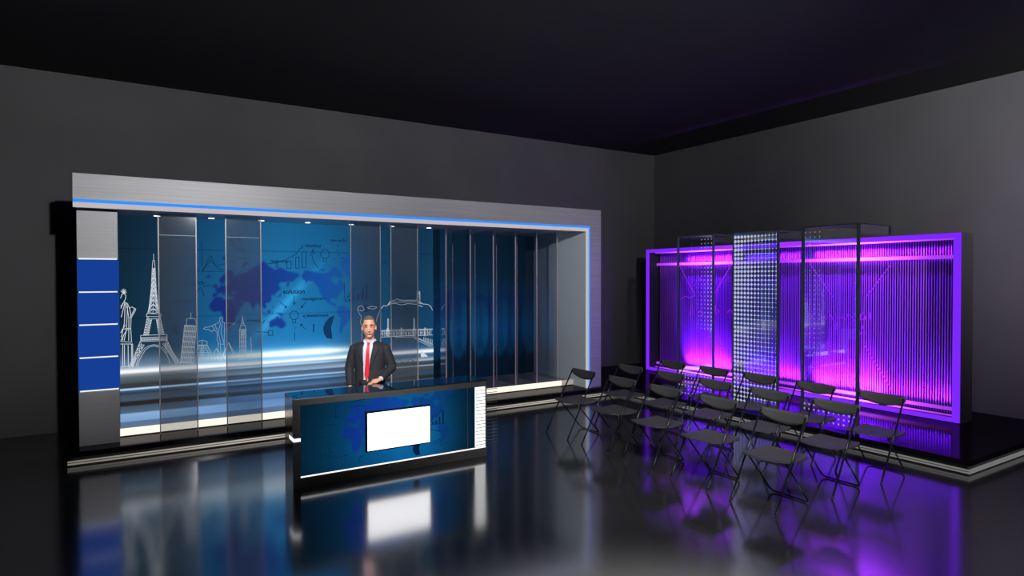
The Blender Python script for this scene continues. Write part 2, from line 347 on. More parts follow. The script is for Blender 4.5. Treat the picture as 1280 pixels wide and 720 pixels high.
def picture_mesh(name, x0, x1, z0, z1, y, step, fn):
    nx = int(round((x1 - x0) / step)); nz = int(round((z1 - z0) / step))
    xs = np.linspace(x0, x1, nx + 1); zs_ = np.linspace(z0, z1, nz + 1)
    U, V = np.meshgrid(xs, zs_)
    co = np.stack([U, np.full_like(U, y), V], -1).reshape(-1, 3)
    i = np.arange(nz)[:, None] * (nx + 1) + np.arange(nx)[None, :]
    f = np.stack([i, i + 1, i + nx + 2, i + nx + 1], -1).reshape(-1, 4)
    me = bpy.data.meshes.new(name)
    me.vertices.add(len(co)); me.vertices.foreach_set('co', co.ravel())
    me.loops.add(f.size); me.loops.foreach_set('vertex_index', f.ravel())
    me.polygons.add(len(f)); me.polygons.foreach_set('loop_start', np.arange(len(f)) * 4)
    me.update(); me.validate()
    c = srgb2lin(fn(U, V)).reshape(-1, 3)
    a = me.color_attributes.new('picture', 'FLOAT_COLOR', 'POINT')
    a.data.foreach_set('color', np.concatenate([c, np.ones((len(c), 1))], 1).ravel().astype(np.float32))
    return me
def ip(x, xs, cols):
    cols = np.array(cols, float); return np.stack([np.interp(x, xs, cols[:, k]) for k in range(3)], -1)
rng = np.random.default_rng(3)
def blur(a, n):
    for _ in range(n):
        a = (a + np.roll(a, 1, 0) + np.roll(a, -1, 0) + np.roll(a, 1, 1) + np.roll(a, -1, 1)) / 5
    return a
def wall_picture(U, V):
    top = ip(U, [0, .45, .8, 1.2, 1.7, 2.1, 2.6, 3.0, 3.5, 4.0, 4.5], [(18,44,62),(22,56,82),(24,80,122),(26,92,142),(34,112,166),(32,118,175),(28,110,168),(28,96,146),(24,72,108),(20,58,86),(22,66,100)])
    fade = np.interp(V, [1.0, 1.5, 2.2, 3.0], [1.12, 1.02, .95, .82])[..., None]
    c = top * fade
    # soft diagonal beam
    bm_ = np.exp(-(((V - 1.75) - (U - 2.05) * 1.1) / .10) ** 2) * np.exp(-((U - 2.0) / .5) ** 2)
    c = c + bm_[..., None] * np.array([20, 42, 45])
    land = blur(landmask(U, V, 1.03, 1.74, .0061).astype(float), 2)[..., None]
    lc = ip(U, [0.9, 1.3, 2.0, 2.6, 3.3, 4.5], [(16,40,110),(26,40,118),(24,56,140),(22,76,158),(30,80,140),(22,50,100)])
    c = c * (1 - .88 * land) + lc * .88 * land
    # lower part: streaks of light, bands of floor
    zl = [.24, .34, .36, .44, .455, .50, .52, .60, .61, .655, .665, .68, .69, .74, .76, .83, .85, .875, .89, .91, .925, .96, .985, 1.02, 1.06, 1.14, 1.30]
    left = [(120,158,205),(140,176,214),(80,100,124),(66,86,104),(44,40,38),(38,36,36),(70,88,108),(62,78,94),(44,58,72),(60,92,130),(228,240,252),(150,180,210),(48,62,76),(58,58,58),(70,80,88),(92,104,114),(120,128,132),(150,156,160),(232,238,244),(255,255,255),(236,240,246),(150,170,190),(112,136,160),(96,122,150),(84,110,134),(66,90,112),(30,60,85)]
    mid = [(110,150,200),(100,140,190),(84,120,165),(92,134,184),(50,66,84),(60,84,112),(78,116,160),(50,72,98),(110,170,225),(66,100,140),(210,235,255),(120,160,205),(84,116,150),(70,94,124),(150,180,210),(96,124,152),(200,225,245),(140,180,215),(240,250,255),(255,255,255),(200,232,252),(130,190,235),(150,215,250),(235,252,255),(140,205,245),(66,150,212),(36,122,182)]
    rgt = [(70,100,140),(66,96,134),(56,78,104),(60,84,112),(40,40,42),(44,46,52),(50,76,104),(56,66,78),(66,76,84),(60,74,88),(190,200,212),(84,98,112),(50,68,86),(60,80,98),(176,190,204),(62,88,112),(70,110,150),(90,130,170),(236,240,246),(255,252,248),(226,232,240),(90,120,152),(48,96,140),(38,84,124),(34,76,112),(30,68,100),(26,62,92)]
    A, B, C_ = ip(V, zl, left), ip(V, zl, mid), ip(V, zl, rgt)
    wl = np.interp(U, [.6, 1.5], [1, 0])[..., None]; wr = np.interp(U, [2.6, 3.4], [0, 1])[..., None]
    low = A * wl + B * (1 - wl) * (1 - wr) + C_ * wr
    k = np.interp(V, [1.06, 1.32], [1, 0])[..., None]
    c = low * k + c * (1 - k)
    # bright core of the streak
    g = np.exp(-((V - 1.02) / .05) ** 2) * np.exp(-((U - 2.35) / .8) ** 2)
    c = c + g[..., None] * np.array([120, 90, 60])
    # thin tile seams
    for z in (2.55, 1.62):
        c = c * (1 - .22 * np.exp(-((V - z) / .006) ** 2))[..., None]
    return c
vw = thing('video_wall', 'wide blue video wall showing a world map, skyline drawings and white light streaks', 'video wall', (2.2, 9.78, .24))
o = obj('screen', picture_mesh('screen', -.05, 4.49, .24, 2.98, 9.75, .011, wall_picture), emit_attr('wall_screen_picture', 1.0), vw)
o.location = -Vector(vw.location)
o = obj('screen_housing', rel(boxbm(-.05, 4.49, 9.753, 9.80, .24, 2.98), vw), M['black'], vw)

YW = 9.746
def W(x, y): return on_plane_y(x, y, 9.75)
def drawing(name, lines, wd, m, y=YW, parent=vw, label=None):
    bm = ribbons(bmesh.new(), lines, wd, y)
    bmesh.ops.translate(bm, vec=-Vector(parent.location), verts=bm.verts)
    o = obj(name, bm, m, parent)
    if label: o['label'] = label
    return o
WL = emit('drawn_white_line', (.80, .88, .95, 1), .80); WD = emit('drawn_pale_line', (.42, .58, .74, 1), .7); DK = emit('drawn_dark_line', rgb(14, 48, 84), 1.0)
def z1(cx, cy, ox, oy, s, pts): return [W(ox + x / s, oy + y / s) for x, y in pts]
# eiffel tower (points measured in an enlargement at 7.2x from (140,370))
def E(pts): return [W(140 + x / 7.2, 370 + y / 7.2) for x, y in pts]
eif = [E([(375,-380),(375,-320)]), E([(368,-320),(383,-320),(388,-250),(362,-250),(368,-320)]),
 E([(362,-250),(352,-60),(335,90),(320,160)]), E([(388,-250),(398,-60),(412,90),(430,160)]),
 E([(376,-250),(374,-60),(368,160)]), E([(310,160),(440,160)]), E([(310,185),(440,185)]), E([(310,160),(310,185)]), E([(440,160),(440,185)]),
 E([(318,185),(285,350)]), E([(358,205),(328,350)]), E([(432,185),(470,345)]), E([(398,205),(422,345)]), E([(358,205),(398,205)]),
 E([(258,355),(258,400),(496,390),(496,345),(258,355)]), E([(262,375),(494,367)]), E([(262,410),(490,400)]),
 E([(255,405),(200,540),(150,640)]), E([(290,440),(215,570),(190,640)]), E([(495,395),(545,500),(610,600)]), E([(455,430),(520,520),(575,610)]),
 E([(232,640),(245,580),(270,530),(305,480),(340,458),(375,450),(415,457),(455,480),(490,525),(512,570),(520,615)]),
 E([(215,640),(230,575),(255,520),(295,468),(335,447),(375,438),(420,445),(465,470),(500,515)])]
def lattice(La, Lb, n):
    out = []
    def at(L, t):
        t *= len(L) - 1; i = min(int(t), len(L) - 2); f = t - i; return (L[i][0] * (1 - f) + L[i + 1][0] * f, L[i][1] * (1 - f) + L[i + 1][1] * f)
    for i in range(n):
        a, b = i / n, (i + 1) / n
        out += [E([at(La, a), at(Lb, b)]), E([at(Lb, a), at(La, b)]), E([at(La, b), at(Lb, b)])]
    return out
eif += lattice([(362,-250),(352,-60),(335,90),(320,160)], [(376,-250),(374,-60),(368,160)], 10)
eif += lattice([(388,-250),(398,-60),(412,90),(430,160)], [(376,-250),(374,-60),(368,160)], 10)
eif += lattice([(318,185),(285,350)], [(358,205),(328,350)], 7) + lattice([(432,185),(470,345)], [(398,205),(422,345)], 7)
eif += lattice([(255,405),(200,540),(150,640)], [(290,440),(215,570),(190,640)], 8) + lattice([(495,395),(545,500),(610,600)], [(455,430),(520,520),(575,610)], 8)
eif += [E([(262 + k * 10, 378), (262 + k * 10, 400 - k * .4)]) for k in range(24)]
drawing('lattice_tower_drawing', eif, .0050, WL)
# statue with torch, clipped by the column
lib = [E([(78,20),(90,-15),(110,-22),(125,-5),(120,30),(108,50)])] + [E([(104,-22),(104 + 26 * math.cos(a), -30 + 34 * math.sin(a) * -1)]) for a in (0, .5, 1, 1.5, 2.1, 2.7)]
lib += [E([(80,90),(112,52),(140,70),(158,110),(172,190),(168,290),(176,410)]), E([(100,60),(80,110)]), E([(128,60),(152,200),(150,400)]), E([(115,60),(84,190)]), E([(118,70),(112,240),(84,370)]),
 E([(140,90),(130,300),(110,400)]), E([(158,110),(178,98),(214,118),(205,140),(176,190),(160,195)]), E([(178,98),(205,112),(172,178)]), E([(168,290),(130,310),(80,400)]), E([(90,300),(150,290)]),
 E([(78,410),(180,415)]), E([(78,432),(185,432)]), E([(185,432),(187,632)]), E([(176,432),(178,632)]), E([(96,440),(96,635)]), E([(112,440),(112,630)]), E([(145,440),(147,630)]), E([(78,640),(150,632)]), E([(78,330),(120,260)]), E([(95,400),(100,360),(120,330)])]
drawing('statue_drawing', lib, .007, WL)
def F(pts): return [W(220 + x / 7.2, 370 + y / 7.2) for x, y in pts]
pis = [F([(134,150),(134,200)]), F([(95,210),(110,202),(160,202),(180,215)]), F([(95,210),(95,255)]), F([(180,215),(180,250)]), F([(75,262),(180,268)])]
for i in range(8):
    t = i / 7; xl = 77 - 37 * t; y = 265 + 330 * t
    pis.append(F([(xl, y), (min(182, 183 - 27 * t), y + 4)])); pis.append(F([(xl, y + 6), (min(182, 183 - 27 * t), y + 10)]))
    if i < 7:
        for k in range(9): pis.append(F([(xl + 6 + k * 11.5, y + 8), (xl + 2 + k * 11.2, y + 46)]))
pis += [F([(77,262),(38,612)]), F([(183,268),(155,608)])]
drawing('leaning_tower_drawing', pis, .0055, WL)
pyr = [F([(188,412),(235,398),(280,408),(280,440),(190,440)]), F([(235,398),(235,600)]), F([(225,440),(222,600)]), F([(247,440),(250,600)]), F([(215,440),(188,490)]), F([(258,440),(325,598)]), F([(280,440),(352,592)])]
for i in range(8): pyr.append(F([(190, 450 + i * 20), (262 + i * 9, 448 + i * 20)])); pyr.append(F([(262 + i * 9, 448 + i * 20), (286 + i * 9, 444 + i * 20)]))
pyr += [F([(325,540),(365,470),(405,590)]), F([(365,470),(440,590)]), F([(345,510),(372,590)]), F([(330,545),(400,540)])]
drawing('stepped_pyramid_drawing', pyr, .0055, WD)
chr_ = [F([(393,232),(393,200),(405,188),(418,200),(416,235)]), F([(393,232),(350,255),(300,278),(262,282),(248,292),(262,300),(290,300),(322,322),(335,305),(368,320)]), F([(416,235),(450,245),(500,244),(532,250),(500,262),(470,290),(445,300)]),
 F([(368,320),(372,400),(380,420),(376,500)]), F([(400,240),(380,330),(400,420)]), F([(415,250),(405,330),(430,420)]), F([(436,300),(432,430),(440,500)]), F([(350,258),(372,310)]), F([(325,270),(350,300)]), F([(380,430),(436,435)]), F([(400,435),(402,520)]), F([(436,240),(436,310)])]
drawing('statue_with_open_arms_drawing', chr_, .0055, WD)
gz = [F([(445,480),(472,418),(570,590)]), F([(472,418),(535,580)]), F([(400,585),(445,480)])]
drawing('pyramid_drawing', gz, .006, WL)
ben = [F([(598,178),(600,210)]), F([(600,205),(590,245),(610,245),(600,205)]), F([(584,265),(592,245)]), F([(622,265),(610,245)]), F([(574,300),(584,265),(622,265),(630,300)])]
for x in (572, 585, 597, 609, 621, 630): ben.append(F([(x, 300), (x + 2, 572)]))
for y in (300, 318, 352, 370, 410, 450, 490, 530, 572): ben.append(F([(570, y), (632, y - 2)]))
ben += [[W(220 + (603 + 13 * math.cos(a)) / 7.2, 370 + (333 + 13 * math.sin(a)) / 7.2) for a in np.linspace(0, 2 * PI, 12)], F([(562,578),(640,568)]), F([(674,375),(674,440)]), F([(668,440),(680,440),(676,480),(676,570)])]
drawing('clock_tower_drawing', ben, .0055, WL)
# hill, monument and promenade drawing on the right
def G(pts): return [W(460 + x / 7.2, 350 + y / 7.2) for x, y in pts]
hil = [G([(-60,560),(-50,430),(-70,380),(-60,330),(-80,300),(-95,270),(-90,245),(-70,230),(-50,235),(-35,265),(-55,280),(-85,270)]), G([(-10,250),(30,235),(80,245),(50,262),(0,255)]),
 G([(60,420),(85,330),(110,265),(140,230),(160,235),(180,225),(200,190),(240,182),(262,168),(285,182),(430,182),(460,190),(490,215)]),
 G([(170,230),(200,215),(240,210),(300,225),(360,212),(430,218),(490,240)]), G([(180,215),(205,200),(430,195),(480,215)]), G([(490,215),(540,220),(565,240),(580,272)]),
 G([(440,180),(440,105),(466,105),(466,180)]), G([(446,130),(460,130)]), G([(446,150),(460,150)]), G([(440,118),(466,118)]),
 G([(175,450),(175,350),(184,350),(184,450)]), G([(410,440),(412,340),(418,365),(420,440)]), G([(400,445),(430,445)]), G([(165,455),(192,455)])]
drawing('hill_drawing', hil, .0065, WL)
ral = [G([(110,455),(180,448),(580,440)]), G([(110,462),(580,447)]), G([(110,515),(400,500),(430,515),(582,600)]), G([(195,508),(420,498)]), G([(430,515),(582,580)]), G([(240,515),(400,512),(450,545),(560,600)]), G([(440,500),(582,495)])]
for k in range(30): ral.append(G([(114 + k * 15.6, 457 - k * .35), (114 + k * 15.6, 508 - k * .4)]))
for k in range(13): ral.append(G([(118 + k * 35, 475 - k * .7), (126 + k * 35, 490 - k * .7), (134 + k * 35, 475 - k * .7)]))
for k in range(8): ral.append(G([(500 + k * 11, 515 + k * 3), (500 + k * 11, 545 + k * 6)]))
for x in (300, 512, 176, 412): ral.append(G([(x - 6, 505), (x - 6, 440), (x, 428), (x + 6, 440), (x + 6, 505)]))
drawing('promenade_railing_drawing', ral, .0055, WL)
wed = emit('screen_wedge', rgb(205, 215, 228), 1)
bm = bmesh.new(); bm.faces.new([bm.verts.new((p[0], 9.744, p[1])) for p in [W(526, 438), W(535, 445.5), W(526, 446.5)]]); bmesh.ops.translate(bm, vec=-Vector(vw.location), verts=bm.verts)
obj('white_wedge_picture', bm, wed, vw)
sk = []
def Hh(pts): return [W(460 + x / 9.14, 430 + y / 9.14) for x, y in pts]
for k in range(11): sk.append(Hh([(285 + k * 24, 180 + (k % 3) * 8), (300 + k * 24, 225 - (k % 2) * 12)]))
for k in range(7): sk.append(Hh([(285 + k * 38, 380 - k * 4), (330 + k * 34, 290 - k * 3)]))
sk += [Hh([(285,385),(420,372),(545,368)]), Hh([(285,300),(400,345),(280,350)]), Hh([(300,230),(360,170),(420,225),(480,170),(540,215)])]
drawing('sketchy_hatching_drawing', sk, .006, emit('hatch', rgb(34, 42, 50), 1))
# business doodles (dark lines)
def K(pts): return [W(320 + x / 4.8, 280 + y / 4.8) for x, y in pts]
dd = [K([(275,135),(240,180),(180,215),(110,235),(60,240)]), K([(278,130),(278,150)]), K([(120,235),(120,260),(130,260),(130,235),(120,235)]), K([(185,225),(185,268),(210,265),(210,222),(185,225)]), K([(238,200),(238,266),(258,264),(258,198),(238,200)]), K([(276,168),(276,262),(300,260),(300,166),(276,168)]),
 K([(342,150),(335,190),(345,225),(372,262)]), K([(320,190),(342,152),(355,185)]), K([(229,432),(229,482)]), K([(220,468),(229,484),(240,468)]), K([(145,470),(182,500)]), K([(170,500),(184,502),(178,486)]), K([(303,465),(272,500)]), K([(275,485),(270,503),(288,498)]),
 K([(325,550),(283,553)]), K([(294,543),(282,553),(294,562)]), K([(297,632),(268,602)]), K([(268,618),(266,600),(284,604)]), K([(232,650),(232,700)]), K([(55,575),(35,600)]), K([(75,640),(100,640),(100,668),(75,668),(75,640)]), K([(0,645),(75,650)]),
 K([(528,350),(534,466),(600,458)]), K([(534,466),(560,420),(600,380)]), K([(545,440),(575,425),(610,350)])]
for cx, cy, r in ((413, 180, 26), (229, 548, 26)):
    dd.append([W(320 + (cx + r * math.cos(a)) / 4.8, 280 + (cy + r * math.sin(a)) / 4.8) for a in np.linspace(0, 2 * PI, 14)]); dd.append(K([(cx - 9, cy + r), (cx - 9, cy + r + 20), (cx + 9, cy + r + 20), (cx + 9, cy + r)]))
def R(pts): return [W(230 + x / 7.2, 270 + y / 7.2) for x, y in pts]
dd += [R([(158,235),(165,505)]), R([(165,498),(360,498)]), R([(165,495),(240,355),(280,440),(330,440),(470,405)]), R([(170,490),(240,400),(310,478),(360,482)]), R([(490,385),(578,382)]), R([(412,210),(500,300),(555,325)]), R([(412,210),(460,228)]), R([(412,210),(442,270)]), R([(490,200),(510,260),(565,318)]), R([(490,200),(480,240)]), R([(490,200),(525,238)]),
 R([(120,680),(150,640),(180,720)]), R([(170,640),(220,622),(290,640)]), R([(530,470),(540,440),(590,430)]), R([(380,-20),(380,-20)])]
for a in np.linspace(0, 2 * PI, 16)[:-1]:
    for r0 in (62,): dd.append([W(320 + (555 + r0 * math.cos(a)) / 4.8, 280 + (150 + r0 * math.sin(a)) / 4.8), W(320 + (555 + (r0 + 12) * math.cos(a + .12)) / 4.8, 280 + (150 + (r0 + 12) * math.sin(a + .12)) / 4.8)])
drawing('doodle_drawing', dd, .0085, DK)
bm = bmesh.new()
def fillpoly(bm, pts, y=9.745): bm.faces.new([bm.verts.new((p[0], y, p[1])) for p in pts])
for x0, x1, t, b in ((555, 566, 448, 462), (580, 592, 432, 460), (605, 618, 418, 458), (632, 645, 385, 456), (658, 670, 345, 455)): fillpoly(bm, K([(x0, b), (x1, b), (x1, t), (x0, t)]))
fillpoly(bm, K([(470 - 0, 548), (440, 560), (415, 590), (402, 625), (408, 660), (425, 685), (458, 690), (450, 620)])); fillpoly(bm, K([(342, 600), (350, 600), (347, 650), (341, 650)]))
bmesh.ops.translate(bm, vec=-Vector(vw.location), verts=bm.verts)
obj('chart_drawing', bm, emit('chart_dark', rgb(18, 56, 100), 1), vw)
def lettering(txt, x, z, size, y, m, parent, name='lettering', rot=0):
    cu = bpy.data.curves.new('t', 'FONT'); cu.body = txt; cu.size = size; cu.align_x = 'CENTER'; cu.offset = size * .02
    t = bpy.data.objects.new('t', cu); COL.objects.link(t)
    dg = bpy.context.evaluated_depsgraph_get(); me = bpy.data.meshes.new_from_object(t.evaluated_get(dg))
    bpy.data.objects.remove(t, do_unlink=True)
    R_ = Matrix.Rotation(rot, 4, 'Y') @ Matrix.Rotation(PI / 2, 4, 'X')
    me.transform(Matrix.Translation(Vector((x, y, z)) - Vector(parent.location)) @ R_)
    me.materials.clear(); o = obj(name, me, m, parent); return o
for txt, (px, py), s in (('solution', (367.5, 367), .082), ('management', (392.5, 375), .058), ('visualize', (391, 309), .062), ('leadership', (349, 328), .05), ('teamwork', (423, 302), .05), ('investment', (397, 396), .062), ('research', (241, 356), .07), ('business', (227.5, 378.5), .07), ('plan', (242, 340), .07), ('strategy', (317, 402), .05), ('S', (457, 390), .13), ('$', (219.5, 420), .18), ('marketing', (481, 329), .05)):
    x, z = W(px, py); lettering(txt, x, z, s * 1.2, 9.745, DK, vw, rot=.0)

# dim second screen behind the fins, reflections painted into its picture
def dim_reflection_picture(U, V):
    c = ip(V, [.24, .8, 1.2, 2.0, 3.0], [(10,28,44),(11,32,52),(16,46,74),(18,46,70),(16,38,54)]) * np.interp(U, [4.5, 6.0, 6.6, 7.0], [1, .95, .6, .35])[..., None]
    land = blur(landmask(U, V, 4.55, 1.35, .0056).astype(float), 3)[..., None]
    c = c * (1 - .6 * land) + np.array([20, 26, 66]) * .6 * land
    ph = (U - 4.66) / .455; fx = (ph - np.floor(ph) - .5) * 2  # rounded scallops: reflections painted into the screen's glow
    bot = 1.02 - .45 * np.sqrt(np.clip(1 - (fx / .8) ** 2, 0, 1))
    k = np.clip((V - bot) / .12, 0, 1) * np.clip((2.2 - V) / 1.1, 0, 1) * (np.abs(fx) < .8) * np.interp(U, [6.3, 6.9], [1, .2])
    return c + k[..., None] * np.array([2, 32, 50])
v2 = thing('dim_video_wall', 'dim dark blue screen behind the upright glass fins at the right of the blue set', 'video wall', (5.7, 10.5, .24))
o = obj('screen', picture_mesh('dim_screen', 4.50, 6.85, .24, 2.98, 10.49, .012, dim_reflection_picture), emit_attr('dim_screen_reflections', .9), v2); o.location = -Vector(v2.location)
obj('screen_housing', rel(boxbm(4.50, 6.85, 10.494, 10.52, .24, 2.98), v2), M['black'], v2)

# hanging smoked glass panels
names = ['leftmost smoked glass panel in front of the video wall, beside the lattice tower drawing', 'second smoked glass panel from the left, over the clock tower drawing', 'smoked glass panel directly behind the presenter', 'smoked glass panel just right of the presenter, over the hill drawing']
for (a, b, yy), lb in zip(((.385, .815, 9.12), (1.17, 1.61, 9.12), (2.865, 3.32, 9.12), (3.49, 3.93, 9.12)), names):
    t = thing('glass_screen', lb, 'glass screen', ((a + b) / 2, yy, PZ), 0, None)
    obj('pane', rel(boxbm(a, b, yy - .004, yy + .004, PZ + .002, HB), t), M['pane'], t)
    for x in (a, b): obj('edge_trim', rel(boxbm(x - .006, x + .006, yy - .009, yy + .009, PZ, HB), t), M['edge'], t)
    obj('rail', rel(boxbm(a, b, yy - .006, yy + .006, 2.70, 2.708), t), M['tframe'], t)
words = ['nearest the bright video wall', 'second from the bright video wall', 'third from the bright video wall', 'fourth from the bright video wall', 'fifth from the bright video wall', 'nearest the frame\'s right post']
for i, wd in enumerate(words):
    x = 4.56 + .455 * i
    t = thing('glass_fin', 'tall dark glass fin set edge-on in the blue set, ' + wd, 'glass fin', (x, 9.72, .24), 0, 'upright glass fins')
    obj('pane', rel(boxbm(x - .005, x + .005, 9.4, 10.05, .242, HB), t), M['fin'], t)
    obj('front_edge', rel(boxbm(x - .011, x + .011, 9.39, 9.402, .24, HB), t), M['edge_m'], t)
    obj('rear_edge', rel(boxbm(x - .008, x + .008, 10.05, 10.06, .24, HB), t), M['edge_m'], t)

# ------------------------------------------------------------------ news desk
DX0, DX1, DY0, DY1, DZ = 1.46, 3.715, 6.55, 6.97, .905
dk = thing('news_desk', 'black framed news desk with a blue map front and a blank white monitor', 'desk', ((DX0 + DX1) / 2, 6.76, 0))
bm = bmesh.new(); n = []
box(bm, DX0, DX1, DY0, DY0 + .06, 0, .105); box(bm, DX0, DX1, DY0, DY0 + .06, .845, DZ)
box(bm, DX0, 1.525, DY0, DY0 + .06, .105, .845); box(bm, 3.70, DX1, DY0, DY0 + .06, .105, .845)
obj('front_frame', rel(bm, dk), M['desk'], dk)
obj('side_panel', rel(boxbm(DX0, DX0 + .04, DY0 + .06, DY1, 0, DZ), dk), M['deskside'], dk)
obj('side_panel', rel(boxbm(DX1 - .04, DX1, DY0 + .06, DY1, 0, DZ), dk), M['deskside'], dk)
obj('base_plinth', rel(boxbm(DX0 + .04, DX1 - .04, DY0 + .06, DY1 - .02, 0, .08), dk), M['black'], dk)
obj('top', rel(boxbm(DX0, DX1, DY0, DY1, DZ, DZ + .014), dk), M['desktop'], dk, bevel=.002)
def desk_picture(U, V):
    c = ip(U, [1.52, 1.75, 2.1, 2.6, 3.0, 3.2, 3.42, 3.56], [(4,30,48),(5,42,66),(6,62,102),(10,88,140),(10,80,128),(8,56,90),(5,36,60),(4,28,46)])
    c = c * np.interp(V, [.1, .3, .6, .85], [.95, 1.05, 1.0, .9])[..., None]
    land = blur(landmask(U, V, 1.95, .475, .0038).astype(float), 1)[..., None]
    lc = ip(U, [1.9, 2.1, 2.6, 3.0, 3.3], [(12,40,110),(14,44,130),(14,60,140),(10,56,120),(8,46,90)])
    c = c * (1 - .9 * land) + lc * .9 * land
    dots = ((np.sin(U * 2 * PI / .028) * np.sin(V * 2 * PI / .028)) > .35) * np.interp(U, [1.6, 2.0, 2.6, 3.0, 3.3], [1, .6, 0, .5, .9])
    return c * (1 - .22 * dots[..., None])
o = obj('screen', picture_mesh('desk_screen', 1.525, 3.56, .105, .845, DY0 + .015, .005, desk_picture), emit_attr('desk_screen_picture', 1.25), dk); o.location = -Vector(dk.location)
obj('screen_backing', rel(boxbm(1.525, 3.70, DY0 + .018, DY0 + .05, .105, .845), dk), M['black'], dk)
obj('panel_joint', rel(boxbm(3.457, 3.463, DY0 + .008, DY0 + .016, .105, .845), dk), mat('joint', (.12, .12, .12, 1), .4), dk)
obj('led_line', rel(boxbm(1.525, 3.70, DY0 - .003, DY0 + .012, .103, .113), dk), M['whiteled'], dk)
mo = obj('monitor', rel(boxbm(2.205, 2.965, DY0 - .035, DY0 + .012, .268, .705), dk), M['black'], dk, bevel=.003)
obj('monitor_screen', rel(boxbm(2.22, 2.95, DY0 - .039, DY0 - .033, .283, .690), dk), M['white'], mo)
sl = obj('louvre_light', rel(boxbm(3.562, 3.698, DY0 + .004, DY0 + .016, .12, .838), dk), M['whiteled'], dk)
bm = bmesh.new()
for k in range(17):
    z = .80 - k * .041
    box(bm, 3.562, 3.86, DY0 - .008, DY0 - .003, z, z + .006)
obj('louvre_wires', rel(bm, dk), mat('wire', (.16, .17, .20, 1), .4, .5), dk)
bm = boxbm(DX0 - .004, 1.525, DY0 - .004, DY0 + .004, .478, .512); box(bm, DX0 - .004, DX0 + .006, DY0, 6.75, .478, .512)
obj('corner_light', rel(bm, dk), M['whiteled'], dk)
DDK = emit('desk_doodle', rgb(4, 34, 64), 1)
def Dk(pts): return [on_plane_y(340 + x / 5.536, 470 + y / 5.536, DY0 + .012) for x, y in pts]
def Dr(pts): return [on_plane_y(500 + x / 5.143, 460 + y / 5.143, DY0 + .012) for x, y in pts]
dl = [Dk([(438,175),(440,290),(470,270)]), Dk([(390,280),(425,275),(450,285)]), Dk([(365,342),(440,332)]), Dk([(315,435),(385,420)]), Dk([(380,470),(400,460),(405,480),(385,490),(400,520),(425,540)]),
 Dk([(318,560),(340,540),(335,570),(370,545),(372,575),(400,550),(405,570),(440,548),(445,565),(530,545)]), Dk([(530,220),(560,210)]), Dk([(575,215),(640,200)]), Dk([(540,180),(640,160)]), Dk([(340,355),(350,345),(352,370)]), Dk([(600,600),(610,560),(640,545)]),
 Dr([(180,365),(300,355)]), Dr([(190,350),(240,300),(270,270)]), Dr([(195,395),(230,400),(265,410)]), Dr([(205,480),(262,455)]), Dr([(210,495),(265,468)]), Dr([(300,185),(360,183)]), Dr([(110,300),(140,200),(170,165)]), Dr([(190,330),(230,290)]), Dr([(270,500),(310,470)])]
bm = ribbons(bmesh.new(), dl, .005, DY0 + .012)
for x0, x1, t, b in ((205, 214, 350, 362), (228, 237, 338, 360), (250, 259, 312, 358), (272, 282, 272, 356)): fillpoly(bm, Dr([(x0, b), (x1, b), (x1, t), (x0, t)]), DY0 + .012)
fillpoly(bm, Dr([(88, 495), (82, 520), (88, 545), (105, 562), (130, 556), (124, 520), (126, 485)]), DY0 + .0125)
obj('doodle_drawing', rel(bm, dk), DDK, dk)

# ------------------------------------------------------------------ violet light wall
BX, BY0, BY1, BT = 9.59, 3.937, 9.906, 2.754
vb = thing('violet_light_wall', 'wide dark cabinet by the right wall with glowing violet ribs inside a violet border', 'light wall', (9.76, 6.92, PZ))
BR = 9.93
bm = bmesh.new()
box(bm, BX + .01, BR, BY0, BY0 + .10, PZ, BT); box(bm, BX + .01, BR, BY1 - .10, BY1, PZ, BT)
box(bm, BX + .01, BR, BY0 + .10, BY1 - .10, PZ, PZ + .03); box(bm, BX + .01, BR, BY0 + .10, BY1 - .10, BT - .05, BT); box(bm, BR - .04, BR, BY0 + .1, BY1 - .1, PZ + .03, BT - .05)
obj('cabinet', rel(bm, vb), M['boxbody'], vb)
t_ = .085
bm = bmesh.new()
box(bm, BX - .02, BX + .01, BY0 + .01, BY0 + .01 + t_, PZ + .01, BT - .005); box(bm, BX - .02, BX + .01, BY1 - .01 - t_ * .8, BY1 - .01, PZ + .01, BT - .005)
box(bm, BX - .02, BX + .01, BY0 + .01 + t_, BY1 - .01 - t_ * .8, PZ + .01, PZ + .01 + .06); box(bm, BX - .02, BX + .01, BY0 + .01 + t_, BY1 - .01 - t_ * .8, BT - .075, BT - .005)
obj('border_light', rel(bm, vb), emit_wave('violet_border', (.20, .02, 1, 1), 1.0, (6.9 - 6.92,), 1.6, 1.9), vb)
# ribs
bm = bmesh.new(); Y = BY0 + .16; X0 = BR - .10
obj('back_plate', rel(boxbm(X0 + .03, X0 + .04, BY0 + .1, BY1 - .1, .24, 2.70), vb), M['black'], vb)
while Y < BY1 - .14:
    pts = [(X0 + .012 - .0085 * math.sin(2 * PI * k / 8), Y - .0085 * math.cos(2 * PI * k / 8)) for k in range(8)]
    prism(bm, pts, 'z', .24, 2.70); Y += .0355
obj('ribbed_panel', rel(bm, vb), M['rib'], vb)
lb_ = emit_wave('violet_bar_light', (.50, .06, 1, 1), .7, (8.45 - 6.92, 5.5 - 6.92), .6, 9)
for z0, z1, x0 in ((2.405, 2.455, X0 - .05), (.285, .33, X0 - .05), (2.665, 2.69, X0 - .09), (.215, .235, X0 - .09)):
    obj('bar_light', rel(boxbm(x0, x0 + .03, BY0 + .13, BY1 - .11, z0, z1), vb), lb_, vb)
def area_in(name, loc, tgt, sx, sy, p, col):
    return area(name, loc, tgt, sx, p, col, sy)
